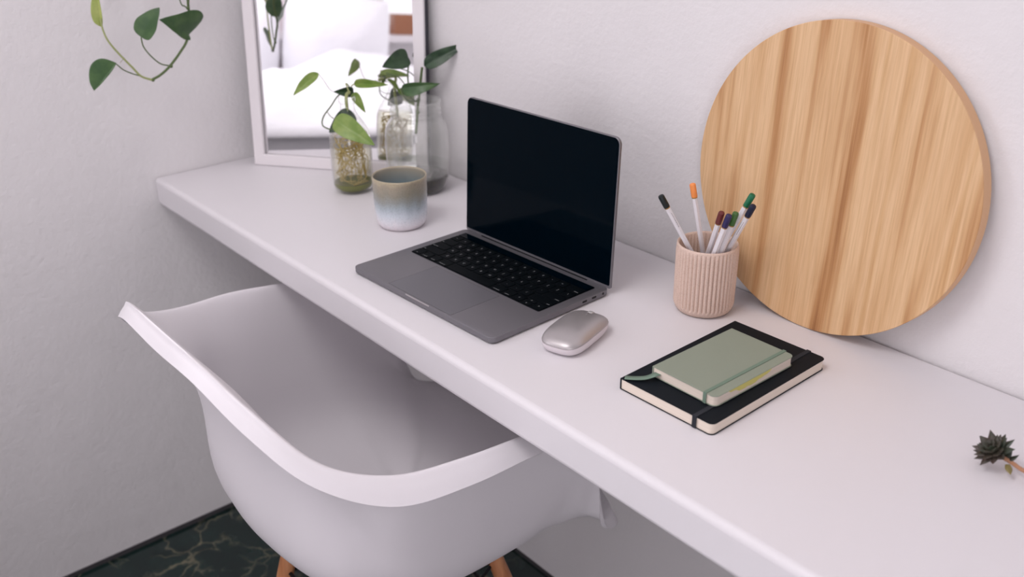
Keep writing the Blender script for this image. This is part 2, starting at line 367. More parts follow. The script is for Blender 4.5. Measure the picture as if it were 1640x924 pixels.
bm = BM(); box(bm, fw-.004, MW-fw+.004, fw-.004, MH-fw+.004, -.014, -.010); link('mirror_glass', bm, M['mirror'], mir, smooth=False)
bm = BM(); box(bm, .001, MW-.001, .001, MH-.001, -FT, -.0142)
for q in ((.001, fw-.005, .001, MH-.001), (MW-fw+.005, MW-.001, .001, MH-.001), (.001, MW-.001, .001, fw-.005), (.001, MW-.001, MH-fw+.005, MH-.001)): box(bm, q[0], q[1], q[2], q[3], -.0145, -.0081)
tag(link('backing', bm, M['dark_side'], mir, smooth=False), 'dark side and back of the mirror')

# ------------------------------------------------------------------ leaves
def leaf(name, P0, P1, wl, wr, al, ar, mt, parent, curl=.12, heart=.10, off=V(0, 0, 0), cup=.10, pk=.62, pw=.75, face=None):
    """P0 leaf base, P1 tip (world); wl/wr half widths; al/ar angles each half blade turns out of the plane facing the room"""
    A = P1-P0; L = A.length; a = A.normalized(); view = V(face).normalized() if face else (P0-CAM).normalized()
    s = a.cross(view).normalized(); n_ = s.cross(a).normalized()
    if n_.dot(view) > 0: n_ = -n_
    NU, NV = 14, 5; bm = BM(); grid = []
    for i in range(NU+1):
        t = i/NU
        w = max((math.sin(PI*min(1, t**pk)))**pw*(1-.2*t), 0) if 0 < t < 1 else 0
        if t <= .0: w = .0
        row = []
        for j in range(-NV, NV+1):
            v = j/NV; h = (wl if v < 0 else wr); ang = R(al if v < 0 else ar)
            d = h*abs(v)*w
            side = s*(-1 if v < 0 else 1)
            back = heart*L*(abs(v)**1.4)*max(0, 1-t*3.2)*(.5+.5*math.sin(PI*min(1, t*6+.5)/1)) if t < .31 else 0
            p = P0 + a*(L*t) - a*heart*L*(abs(v)**1.2)*math.exp(-t*7)*(1 if i > 0 else 0)
            p = p + side*d*math.cos(ang) + n_*d*math.sin(ang) - n_*(curl*L*(t-.45)**2*1.6) - n_*cup*h*w*v*v*0.6
            p = p + n_*(.012*L*math.sin(t*15+v*2)*abs(v))
            row.append(bm.verts.new(p-off))
        grid.append(row)
    for r0, r1 in zip(grid, grid[1:]):
        for k in range(2*NV): bm.faces.new((r0[k], r0[k+1], r1[k+1], r1[k]))
    bmesh.ops.remove_doubles(bm, verts=bm.verts[:], dist=2e-5)
    o = link(name, bm, mt, parent, angle=80)
    md = o.modifiers.new('thick', 'SOLIDIFY'); md.thickness = .0006; md.offset = 0
    sd = o.modifiers.new('sub', 'SUBSURF'); sd.levels = 1; sd.render_levels = 1
    return o
# ------------------------------------------------------------------ hanging vine
VX = .118
def vp(x, y, X=VX): return on_x(x, y, X)
vb = V(.10, -.40, 1.72)
FC = (-.455, .745, -.16)
vine = thing('hanging_vine', 'green heart-leaved pothos vine hanging down in front of the left wall', 'plant', vb)
topP = [V(.085, -.395, 1.745), V(.135, -.385, 1.765), V(.155, -.375, 1.70), V(.145, -.372, 1.5), V(.13, -.375, 1.25)]
main = topP + [vp(303, -60), vp(301, 0), vp(303, 24, VX-.008), vp(300, 62), vp(289, 83), vp(272, 106), vp(257, 120), vp(243, 128)]
bm = BM(); tube(bm, [p-vb for p in main], lambda t: .0021 if t > .5 else .0024, 10); 
tube(bm, [p-vb for p in (vp(274, -70), vp(288, 0), vp(296, 10), vp(302, 14))], .0011, 8)
for x, y in ((274, 106), (245, 128), (301, 13)):
    bmesh.ops.create_uvsphere(bm, u_segments=10, v_segments=8, radius=.0031, matrix=Matrix.Translation(vp(x, y)-vb))
link('stem', bm, M['stem'], vine)
bm = BM(); tube(bm, [p-vb for p in (vp(243, 128), vp(226, 122), vp(212, 108), vp(200, 96), vp(183, 78), vp(171, 62), vp(164, 45), vp(161, 30))], lambda t: .0019-.0006*t, 10)
tag(link('stem', bm, M['stem_pale'], vine), 'pale young growing stem')
for pts, rr, mt in (([(226, 122), (212, 118), (198, 112), (188, 104), (184, 101)], .0010, 'stem'), ([(270, 105), (257, 102), (242, 90), (230, 75), (226, 60)], .0011, 'stem'), ([(299, 64), (293, 61), (285, 55), (280, 48)], .0009, 'stem'), ([(192, 101), (196, 96), (200, 93)], .0005, 'stem_pink')):
    bm = BM(); tube(bm, [vp(x, y)-vb for x, y in pts], rr, 8); link('petiole', bm, M[mt], vine)
leaf('leaf', vp(305, 57, VX+.004), vp(258, 33, VX+.03), .048, .010, 14, 10, M['leaf'], vine, off=vb, heart=.34, curl=.15, pk=.5, pw=.9)
leaf('leaf', vp(226, 60), vp(254, 11, VX+.012), .020, .023, 10, 20, M['leaf'], vine, off=vb, heart=.08, face=FC)
leaf('leaf', vp(186, 101), vp(150, 146, VX+.01), .030, .004, 5, 40, M['leaf'], vine, off=vb, heart=.0, curl=-.1, pk=.85, pw=.6)
tag(leaf('leaf', vp(163, 43), vp(153, -26, VX-.02), .005, .015, 50, 20, M['leaf_yel'], vine, off=vb, heart=.02), 'young yellow-green leaf')
# the pot the vine hangs from, on a wall bracket above the photo
pot = thing('wall_planter', 'white ceramic planter on a wall bracket high above the desk corner', 'planter', (.085, -.40, 1.62))
bm = BM(); lathe(bm, [(.001, 0), (.045, 0), (.055, .01), (.066, .12), (.068, .125), (.062, .125), (.058, .10), (.001, .10)], 48); link('pot', bm, M['white_wood'], pot)
bm = BM(); lathe(bm, [(.001, .101), (.058, .101), (.058, .112), (.001, .118)], 40); link('soil', bm, M['soil'], pot)
bm = BM(); box(bm, -.0845, .05, -.05, .05, -.016, -.0005); bevel(link('bracket', bm, M['white_wood'], pot), .002)

# ------------------------------------------------------------------ bottle with roots
bc = V(.3085, -.1835, H+.0005)
bot = thing('glass_bottle', 'small clear glass bottle of yellowish water with tangled roots', 'bottle', bc)
outer = [(.001, .0015), (.020, .0), (.028, .001), (.0335, .008), (.0355, .025), (.036, .085), (.0345, .100), (.028, .117), (.019, .131), (.0135, .142), (.0125, .150), (.0125, .156), (.0145, .157), (.0145, .165), (.0125, .166)]
def smoothprof(pr, k=4):
    q = spline([(r, 0, z) for r, z in pr], k); return [(max(p.x, .0005), p.z) for p in q]
bm = BM(); lathe(bm, smoothprof(outer), 56); link('bottle_glass', bm, M['glass'], bot)
bm = BM(); lathe(bm, [(.0005, .012), (.030, .010), (.0343, .022), (.0348, .085), (.0335, .098), (.0315, .103), (.0005, .1035)], 56); link('water', bm, M['water'], bot)
bm = BM(); lathe(bm, [(.0005, .003), (.024, .003), (.0315, .008), (.0335, .013), (.033, .0165), (.020, .0150), (.0005, .016)], 48, f=lambda a, r, z: r*(1+.01*math.sin(5*a)))
tag(link('sediment', bm, M['algae'], bot), 'green algae settled at the bottom')
# ------------------------------------------------------------------ cutting standing in the bottle
def pd(x, y, d=1.70): return at(x, y, d)
cut = thing('pothos_cutting', 'pothos cutting with pale roots and drooping leaves, standing in the small glass bottle', 'plant', bc+V(0, 0, .003))
off = bc+V(0, 0, .003)
bm = BM(); top = bc+V(.002, 0, .172)
tube(bm, [p-off for p in (bc+V(.004, .004, .092), bc+V(.003, .002, .11), bc+V(-.001, 0, .145), bc+V(0, 0, .168), pd(561, 146))], .0028, 10)
for x, y in ((560, 152),): bmesh.ops.create_uvsphere(bm, u_segments=10, v_segments=8, radius=.0034, matrix=Matrix.Translation(pd(x, y, 1.69)-off))
link('stem', bm, M['stem_pale'], cut)
random.seed(11)
bm = BM()
for i in range(26):
    a = random.uniform(0, 2*PI); p = V(.004, .004, random.uniform(.075, .10)); pts = [p]
    for k in range(7):
        a += random.uniform(-1.3, 1.3)
        rr = random.uniform(.012, .030); z = max(.017, p.z-(k+1)*random.uniform(.006, .016)) + random.uniform(-.003, .008)
        pts.append(V(rr*math.cos(a), rr*math.sin(a), min(z, .098)))
    tube(bm, [q-V(0, 0, .003) for q in pts], lambda t, w=random.uniform(.0005, .0011): w*(1.15-.6*t), 6, 5)
tag(link('roots', bm, M['root'], cut), 'tangled pale roots', kind='stuff')
for pts, rr, mt in (([(509, 117, 1.68), (518, 128, 1.69), (532, 146, 1.70), (556, 149, 1.70)], .0005, 'stem_pink'), ([(558, 150, 1.70), (543, 152, 1.69), (530, 170, 1.67), (518, 187, 1.66), (517, 201, 1.65), (530, 207, 1.645), (540, 202, 1.64)], .0012, 'stem'),
                    ([(524, 179, 1.665), (529, 186, 1.66), (536, 191, 1.65)], .0007, 'stem'), ([(562, 147, 1.7), (563, 138, 1.70), (568, 134, 1.70)], .0011, 'stem_pale'), ([(562, 150, 1.70), (560, 140, 1.69), (554, 134, 1.68), (560, 150, 1.66)], .0012, 'stem_pale'), ([(562, 152, 1.70), (566, 148, 1.69)], .0011, 'stem')):
    bm = BM(); tube(bm, [pd(*q)-off for q in pts], rr, 8); link('petiole', bm, M[mt], cut)
leaf('leaf', pd(510, 116, 1.68), pd(469, 152, 1.67), .012, .010, 30, 20, M['leaf_light'], cut, off=off, heart=.02, pk=.75, face=FC)
leaf('leaf', pd(567, 147, 1.69), pd(535, 147, 1.67), .012, .012, 40, 30, M['leaf_dark'], cut, off=off, heart=.02)
leaf('leaf', pd(566, 134, 1.70), pd(621, 136, 1.69), .012, .012, 50, 35, M['leaf_light'], cut, off=off, heart=.02)
leaf('leaf', pd(566, 148, 1.685), pd(585, 180, 1.68), .012, .009, 40, 30, M['leaf_light'], cut, off=off, heart=.03)
tag(leaf('leaf', pd(566, 180, 1.665), pd(527, 212, 1.655), .018, .020, 10, 15, M['leaf_dark'], cut, off=off, heart=.05), 'dark leaf behind the drooping one')
tag(leaf('leaf', pd(535, 190, 1.635), pd(599, 232, 1.62), .021, .021, 20, 15, M['leaf_light'], cut, off=off, heart=.05), 'light green drooping leaf')

# ------------------------------------------------------------------ jar
jc = V(.3825, -.0945, H+.0005)
jar = thing('glass_jar', 'large dusty clear glass jar with a threaded mouth, behind the mug', 'jar', jc)
jp = [(.001, .003), (.030, .001), (.040, .0), (.047, .005), (.0515, .018), (.0545, .045), (.0555, .085), (.0545, .105), (.050, .119), (.0445, .127), (.0425, .131), (.0425, .134), (.0445, .136), (.0425, .139), (.0425, .142), (.0442, .144), (.0425, .147), (.0425, .153), (.0440, .1545), (.0440, .158), (.0420, .159)]
bm = BM(); lathe(bm, smoothprof(jp), 64); link('jar_glass', bm, M['jarglass'], jar)
bm = BM(); lathe(bm, [(.0005, .0265), (.047, .0285), (.052, .031), (.0532, .046), (.0005, .0465)], 56); link('water', bm, M['jarwater'], jar)
bm = BM(); lathe(bm, [(.0005, .004), (.040, .003), (.046, .008), (.0505, .022), (.0495, .028), (.02, .024), (.0005, .026)], 56, f=lambda a, r, z: r*(1+.008*math.sin(7*a)))
tag(link('sediment', bm, M['darksed'], jar), 'dark brown sediment at the bottom')
jcut = thing('pothos_cutting', 'dark green pothos cutting standing in the large glass jar', 'plant', jc+V(0, 0, .06)); off = jc+V(0, 0, .06)
jd = 1.705
bm = BM(); tube(bm, [pd(*q)-off for q in ((676, 108, 1.69), (673, 135, jd), (671, 158, jd), (669, 170, jd), (668, 190, jd), (666, 214, jd))], .0022, 10)
for x, y in ((669, 180), (670, 160)): bmesh.ops.create_uvsphere(bm, u_segments=10, v_segments=8, radius=.0036, matrix=Matrix.Translation(pd(x, y, jd)-off))
link('stem', bm, M['stem'], jcut)
for pts, rr in (([(642, 141, 1.69), (646, 152, 1.695), (652, 160, 1.70), (662, 162, jd), (669, 162, jd)], .0018), ([(655, 143, 1.70), (658, 155, jd), (664, 161, jd)], .0016), ([(655, 100, 1.69), (653, 120, 1.70), (655, 145, 1.70)], .0014), ([(618, 117, 1.71), (640, 125, 1.71), (657, 150, 1.71)], .0010)):
    bm = BM(); tube(bm, [pd(*q)-off for q in pts], rr, 8); link('petiole', bm, M['stem'], jcut)
leaf('leaf', pd(679, 106, 1.69), pd(745, 70, 1.68), .015, .016, 30, 20, M['leaf_dark'], jcut, off=off, heart=.03)
leaf('leaf', pd(655, 92, 1.685), pd(613, 107, 1.66), .021, .017, 15, 20, M['leaf_dark'], jcut, off=off, heart=.12)
leaf('leaf', pd(641, 141, 1.68), pd(702, 134, 1.665), .019, .010, 25, 40, M['leaf'], jcut, off=off, heart=.03, curl=.35)

# ------------------------------------------------------------------ mug
mc = V(.5035, -.2150, H+.0005)
mug = thing('mug', 'handleless ceramic mug glazed olive, blue and white, in front of the plants', 'mug', mc)
bm = BM(); lathe(bm, smoothprof([(.001, .001), (.030, .0), (.0365, .003), (.0402, .010), (.0415, .022), (.0425, .05), (.0432, .075), (.0434, .0815), (.0425, .0835), (.0412, .0825)], 4), 72)
link('body', bm, M['glaze'], mug)
bm = BM(); lathe(bm, smoothprof([(.0412, .0825), (.0402, .078), (.0393, .05), (.0375, .015), (.030, .008), (.001, .007)], 4), 72)
tag(link('inner_wall', bm, M['glaze_in'], mug), 'blue-grey glazed inside')

# ------------------------------------------------------------------ laptop
lx, ly, lt = .7602, -.1601, R(1.73)
LW, LD = .304, .212
o0 = V(lx, ly, 0) - V(math.cos(lt), math.sin(lt), 0)*LW/2 - V(-math.sin(lt), math.cos(lt), 0)*LD
lap = thing('laptop', 'open dark grey aluminium laptop with a black screen', 'laptop', (o0.x, o0.y, H), lt)
bm = BM(); zt = .0102
rings = []
def ro(i, r, z): return [V(x, y, z) for x, y in rrect(i, LW-i, i, LD-i, max(r-i, .001), 7)]
rings = [ro(.006, .013, .0008), ro(.0016, .010, .0014), ro(0, .0095, .0030), ro(0, .0095, .0096), ro(.0003, .0095, .0100), ro(.0008, .0095, zt)]
stack(bm, rings); base = link('base', bm, M['grey_metal'], lap, angle=25)
bm = BM()
for x in (.03, LW-.03):
    for y in (.03, LD-.03):
        bm = BM(); bmesh.ops.create_cone(bm, cap_ends=True, segments=20, radius1=.006, radius2=.0065, depth=.0012, matrix=Matrix.Translation((x, y, .0006)))
        link('rubber_foot', bm, M['black'], lap)
bm = BM(); prism(bm, rrect(.084, .219, .0035, .0865, .002), zt-.0002, zt+.0001); link('trackpad', bm, M['pad'], lap, angle=20)
bm = BM()
for a in ((.0838, .2192, .0033, .0035), (.0838, .2192, .0865, .0867), (.0838, .0840, .0035, .0865), (.2190, .2192, .0035, .0865)): box(bm, a[0], a[1], a[2], a[3], zt-.0002, zt+.00012)
link('trackpad_seam', bm, M['black'], lap, smooth=False)
bm = BM(); prism(bm, rrect(.127, .178, -.0002, .0007, .0003), .0088, zt+.0001); tag(link('finger_notch', bm, M['silver'], lap), 'bright finger notch at the front edge')
bm = BM(); prism(bm, rrect(.0145, .2895, .0925, .199, .003), zt-.0002, zt+.00015); kb = link('keyboard', bm, M['black'], lap, angle=20)
bm = BM(); prism(bm, rrect(.0155, .2885, .1835, .1975, .001), zt+.0002, zt+.0012); tag(link('touch_bar', bm, M['screen'], kb, angle=20), 'glossy touch strip above the keys')
U = 274/14.5*.001; RH = .0178
rows = [
 [('~', 1), ('1', 1), ('2', 1), ('3', 1), ('4', 1), ('5', 1), ('6', 1), ('7', 1), ('8', 1), ('9', 1), ('0', 1), ('-', 1), ('=', 1), ('delete', 1.5)],
 [('tab', 1.5)] + [(c, 1) for c in 'QWERTYUIOP[]\\'],
 [('caps lock', 1.75)] + [(c, 1) for c in "ASDFGHJKL;'"] + [('return', 1.75)],
 [('shift', 2.25)] + [(c, 1) for c in 'ZXCVBNM,./'] + [('shift', 2.25)],
 [('fn', 1), ('control', 1), ('option', 1), ('command', 1.25), ('', 5), ('command', 1.25), ('option', 1), ('<', 1), ('^v', 1), ('>', 1)]]
y = .1825
for r_, row in enumerate(rows):
    x = .0150
    for (s, wd) in row:
        w_ = U*wd; g = .0007
        def key(x0, x1, y0, y1, s):
            cx, cy = (x0+x1)/2, (y0+y1)/2; bm = BM()
            hw, hd = (x1-x0)/2-g, (y1-y0)/2-g
            stack(bm, [[V(px, py, z) for px, py in rrect(-hw+i, hw-i, -hd+i, hd-i, .0014, 3)] for i, z in ((0, 0), (0, .0008), (.0004, .0011))])
            k = link('key', bm, M['key'], kb, angle=30, loc=(cx, cy, zt+.0002))
            if s:
                if len(s) == 1: text_mesh('legend', s, .0052, M['legend'], k, (0, 0, .00116))
                elif s in ('caps lock', 'tab', 'shift') and x0 < .1: text_mesh('legend', s, .0030, M['legend'], k, (-hw+.002, -hd+.003, .00116), align='LEFT')
                elif s in ('delete', 'return', 'shift'): text_mesh('legend', s, .0030, M['legend'], k, (hw-.002, -hd+.003, .00116), align='RIGHT')
                else: text_mesh('legend', s, .0030, M['legend'], k, (0, -hd+.003, .00116))
        if s == '^v':
            key(x, x+w_, y-RH/2, y, '^'); key(x, x+w_, y-RH, y-RH/2, 'v')
        else: key(x, x+w_, y-RH, y, s)
        x += w_
    y -= RH
# ports on the right side
for k, (yy, ww, hh_) in enumerate(((.163, .0088, .0030), (.181, .0088, .0030), (.1985, .0038, .0038))):
    bm = BM(); pts = rrect(yy-ww/2, yy+ww/2, .0068-hh_/2, .0068+hh_/2, hh_*.48, 5)
    stack(bm, [[V(LW-.001, a, b_) for a, b_ in pts], [V(LW+.00012, a, b_) for a, b_ in pts]])
    link('usb_port' if k < 2 else 'headphone_jack', bm, M['port'], lap, smooth=False)
# screen lid
SCR = R(2.8); LS = .2085
lid = link('screen_lid', (lambda b_: (stack(b_, [[V(x, z, yy) for x, z in rrect(i, LW-i, 0+i, LS-i, (.002, .002, .010, .010), 7)] for i, yy in ((.0005, .0), (0, -.0006), (0, -.0040), (.0008, -.0046))]), b_)[1])(BM()), M['grey_metal'], lap, angle=25)
# local frame of the lid: x across, y up the screen, z towards the user
lid.rotation_euler = (R(90)-SCR*1.0, 0, 0); lid.location = (0, LD-.0005, .0092)
lid.rotation_euler = (R(90)+(-SCR), 0, 0)
bm = BM(); prism(bm, rrect(.0012, LW-.0012, .004, LS-.0012, (.002, .002, .009, .009), 7), -.0002, .0003); tag(link('display', bm, M['screen'], lid, angle=20), 'switched-off black display glass')
bm = BM(); 
tube(bm, [V(.04, LD-.0030, .0094), V(LW-.04, LD-.0030, .0094)], .0016, 14, 0); link('hinge', bm, M['black'], lap)

# ------------------------------------------------------------------ mouse
ms = thing('computer_mouse', 'rounded silver wireless computer mouse on the desk beside the laptop', 'mouse', (.9740, -.2790, H), R(17))
def sq(rx, ry, e, n=56, sh=0):
    out = []
    for i in range(n):
        a = 2*PI*i/n; c, s_ = math.cos(a), math.sin(a)
        r = (abs(c/rx)**e+abs(s_/ry)**e)**(-1/e)
        out.append((r*c, r*s_))
    return out
def mouse_rings(levels): return [[V(x, y+dy, z + (k*(-(y/.052)**2) if k else 0)) for x, y in sq(rx, ry, e)] for rx, ry, e, dy, z, k in levels]
bm = BM(); stack(bm, mouse_rings([(.0225, .042, 3.6, 0, .0010, 0), (.0265, .0475, 3.6, 0, .0035, 0), (.0290, .0500, 3.6, 0, .0085, 0), (.0293, .0505, 3.6, 0, .0155, .0035)])); link('base_shell', bm, M['lightsilver'], ms, angle=50)
bm = BM()
def dome(rx, ry, z): return [V(x, y, z - .0035*(y/.052)**2) for x, y in sq(rx, ry, 3.6)]
vs = stack(bm, [dome(.0290, .0502, .0156), dome(.0292, .0504, .0162), dome(.0286, .0496, .0180), dome(.0260, .0468, .0205), dome(.021, .041, .0232), dome(.0135, .029, .0249), dome(.006, .014, .0256), dome(.001, .003, .0257)]); 
link('top_shell', bm, M['silver'], ms, angle=60)
bm = BM(); bmesh.ops.create_cone(bm, cap_ends=True, segments=28, radius1=.0085, radius2=.0085, depth=.0062, matrix=Matrix.Translation((0, .0375, .0146)) @ Matrix.Rotation(R(90), 4, 'Y')); o = link('scroll_wheel', bm, M['wheel'], ms); bevel(o, .0008)
bm = BM(); 
for i in range(12):
    y0 = .022+.0092*i/12; zz = lambda y: .0256-.0035*(y/.052)**2 - .0105*(y/.0506)**4
box(bm, -.00018, .00018, .020, .033, .0205, .0243); link('button_seam', bm, M['print'], ms, smooth=False)

# ------------------------------------------------------------------ notebooks
def notebook(name, label, loc, rz, w, l_, t, cov, band, bx, bw, ribbon=None):
    nb = thing(name, label, 'notebook', loc, rz); ct = .0009
    bm = BM(); pr = rrect(0, w, 0, l_, (.001, .007, .007, .001), 6)
    prism(bm, pr, 0, ct); prism(bm, pr, t-ct, t)
    box(bm, -.0004, .0016, .0004, l_-.0004, ct*.3, t-ct*.3)
    bevel(link('cover', bm, cov, nb, angle=25), .0005, 2)
    bm = BM(); prism(bm, rrect(.0012, w-.0011, .0011, l_-.0011, (.0005, .006, .006, .0005), 6), ct, t-ct); pg = link('pages', bm, M['pages'], nb, angle=25)
    e = .0007
    prof = [(-e, -.0001), (l_+e, -.0001), (l_+e, t+e), (-e, t+e)]
    bm = BM(); inn = [(0, 0.0), (l_, 0.0), (l_, t+.0001), (0, t+.0001)]
    A = [[bm.verts.new((x, a, b_)) for a, b_ in prof] for x in (bx, bx+bw)]; B_ = [[bm.verts.new((x, a, b_)) for a, b_ in inn] for x in (bx, bx+bw)]
    for i in range(4):
        j = (i+1) % 4
        bm.faces.new((A[0][i], A[0][j], A[1][j], A[1][i])); bm.faces.new((B_[0][i], B_[0][j], B_[1][j], B_[1][i]))
        for s_ in (0, 1): bm.faces.new((A[s_][i], A[s_][j], B_[s_][j], B_[s_][i]))
    link('elastic_band', bm, band, nb, smooth=False)
    return nb, pg
nb1, pg = notebook('notebook', 'larger black notebook with an elastic band, lying under the small green one', (1.0921, -.3229, H+.0003), R(.98), .130, .210, .0140, M['blackcover'], M['blackband'], .1035, .0055)
nb2, pg2 = notebook('notebook', 'small sage green notebook with a ribbon marker, lying on the black notebook', (1.1130, -.2935, H+.0152), R(-.35), .090, .140, .0125, M['sage'], M['sage_band'], .0735, .0042)
# ribbon marker of the green notebook
bm = BM(); rp = spline([(.0085, .006, .0060), (.0070, -.004, .0058), (.001, -.012, .0026), (-.008, -.020, .0012), (-.0165, -.0265, .0009)], 6)
L_, R_ = [], []
for i, q in enumerate(rp):
    t_ = (rp[min(i+1, len(rp)-1)]-rp[max(i-1, 0)]).normalized(); s_ = t_.cross(V(0, 0, 1)).normalized()
    if i < 4: s_ = V(-1, 0, 0)*-1 if s_.x > 0 else V(-1, 0, 0)
    L_.append(bm.verts.new(q + s_*.0042)); R_.append(bm.verts.new(q - s_*.0042 + V(0, 0, .0002)))
for i in range(len(rp)-1): bm.faces.new((L_[i], L_[i+1], R_[i+1], R_[i]))
o = link('ribbon_marker', bm, M['sage_band'], nb2, angle=80); md = o.modifiers.new('thick', 'SOLIDIFY'); md.thickness = .0005
# yellow smudge on the page edge and cover edge
bm = BM(); pts = []
random.seed(2)
for i in range(17):
    y_ = .022+.078*i/16; hgt = .0075*(math.sin(PI*i/16)**.6)*(.75+.5*random.random())
    pts.append((y_, hgt))
a = [bm.verts.new((.0890, y_, .0116-hh_)) for y_, hh_ in pts]; b_ = [bm.verts.new((.0890, y_, .0116)) for y_, hh_ in pts]
for i in range(16): bm.faces.new((a[i], a[i+1], b_[i+1], b_[i]))
o = link('page_smudge', bm, M['yellow'], nb2, smooth=False); tag(o, 'yellow marker smudge on the page edges'); md = o.modifiers.new('thick', 'SOLIDIFY'); md.thickness = .0003

# ------------------------------------------------------------------ pencil cup
cc = V(1.0201, -.0910, H+.0003)
cup = thing('pencil_cup', 'beige fluted clay pot full of pencils standing beside the round board', 'pencil cup', cc)
NF = 44
def flute(a, r, z):
    k = max(0, min(1, (z-.0085)/.002))*max(0, min(1, (.0895-z)/.0015))
    return r + k*.0016*(abs(math.cos(a*NF/2))**.7 - .75)*1.6
pr = [(.001, .001), (.030, .0), (.0345, .0015), (.0372, .005), (.0384, .0085), (.0386, .0095), (.0388, .011)] + [(.0388+.0006*(z-.011)/.08, z) for z in [.011+.078*i/14 for i in range(1, 15)]] + [(.0393, .0900), (.0391, .0922), (.0380, .0932), (.0366, .0925), (.0358, .0900), (.0352, .05), (.0345, .010), (.030, .007), (.001, .0065)]
bm = BM(); lathe(bm, pr, NF*8, f=flute); link('pot', bm, M['clay'], cup, angle=60)

# ------------------------------------------------------------------ pencils
PC = [
   ("navy tipped", (1.0059,-0.0763,0.7811), (1.0842,-0.0921,0.9321), (20, 26, 54), 'white pencil with a navy blue dipped end, leaning furthest right in the cup'),
   ("emerald", (1.0080,-0.1048,0.7811), (1.0753,-0.0830,0.9419), (8, 104, 68), 'white pencil with an emerald green dipped end, standing above the navy one'),
   ("olive", (1.0247,-0.1007,0.7811), (1.0639,-0.0977,0.9190), (66, 104, 52), 'white pencil with a moss green dipped end, between the purple and emerald ones'),
   ("purple", (1.0174,-0.1052,0.7811), (1.0627,-0.1093,0.9184), (44, 38, 84), 'white pencil with a dark purple dipped end, right of the maroon one'),
   ("maroon", (0.9963,-0.0792,0.7811), (1.0507,-0.1086,0.9181), (104, 42, 42), 'white pencil with a maroon dipped end in the clay cup'),
   ("orange", (1.0094,-0.0664,0.7811), (0.9942,-0.0986,0.9383), (244, 150, 82), 'white pencil with an orange dipped end standing upright in the cup'),
   ("black", (1.0300,-0.0746,0.7811), (0.9858,-0.1483,0.9322), (8, 22, 24), 'white pencil with a black dipped end, leaning far left out of the cup'),
]
hexr = .0036
for nm, B0, T0, colr, lab in PC:
    B0, T0 = V(B0), V(T0); L_ = (T0-B0).length; ax = (T0-B0).normalized()
    p_ = thing('pencil', lab, 'pencil', B0, 0, 'coloured pencils in the clay cup')
    p_.rotation_mode = 'QUATERNION'; p_.rotation_quaternion = V(0, 0, 1).rotation_difference(ax)
    hx = lambda r, z: [V(r*math.cos(2*PI*i/6+.3), r*math.sin(2*PI*i/6+.3), z) for i in range(6)]
    rd = lambda r, z, n=20: [V(r*math.cos(2*PI*i/n), r*math.sin(2*PI*i/n), z) for i in range(n)]
    c0 = L_-.0195
    bm = BM(); stack(bm, [hx(.0005, -.004), hx(.0011, .0), hx(hexr, .016), hx(hexr, c0)]); bevel(link('barrel', bm, M['pencil'], p_, angle=20), .0004, 2)
    bm = BM(); stack(bm, [rd(hexr*1.02, c0-.0002), rd(hexr*1.02, c0+.0013)]); link('ring', bm, M['gold'], p_)
    bm = BM(); stack(bm, [rd(.0039, c0+.0013), rd(.0040, c0+.002), rd(.0040, L_-.0018), rd(.0035, L_-.0005), rd(.0022, L_+.0002)]); link('dipped_end', bm, capmat('lacquer_'+nm.replace(' ', '_'), *colr), p_)
    if nm in ('navy tipped', 'black'):
        view = p_.rotation_quaternion.inverted() @ (CAM-T0).normalized(); ang = math.atan2(view.y, view.x)
        k = round((ang-.3-PI/6)/(PI/3)); ang = .3+PI/6+k*PI/3
        bm = BM(); rr = hexr*math.cos(PI/6)+.00008
        c_, s_ = math.cos(ang), math.sin(ang)
        z = c0-.008; random.seed(4)
        while z > c0-.030:
            h_ = random.uniform(.0008, .0022)
            q = [V(c_*rr-s_*u_, s_*rr+c_*u_, zz) for u_, zz in ((-.0004, z), (.0004, z), (.0004, z-h_), (-.0004, z-h_))]
            q2 = [v_*1+V(c_, s_, 0)*.00006 for v_ in q]
            stack(bm, [q, q2]); z -= h_+.0007
        link('imprint', bm, M['print'], p_, smooth=False)

# ------------------------------------------------------------------ round wooden board
RB, LB, TB = .1880, R(3.32), .018
bz = H+.0008
brd = thing('round_board', 'large round pale wood board leaning on the wall', 'board', (1.1373, -.0012-(2*RB*math.sin(LB)+TB*math.cos(LB)), bz))
brd.rotation_euler = (-LB, 0, 0)
def ring(r, y, n=160): return [V(r*math.cos(2*PI*i/n), y, RB+r*math.sin(2*PI*i/n)) for i in range(n)]
bm = BM(); stack(bm, [ring(RB-.0006, 0), ring(RB, .0006)]); 
bm.faces.ensure_lookup_table()
link('face', bm, M['veneer'], brd, angle=25)
bm = BM(); stack(bm, [ring(RB, .0006), ring(RB, TB-.0006), ring(RB-.0006, TB)], close=True); link('edge', bm, M['veneer_edge'], brd, angle=25)

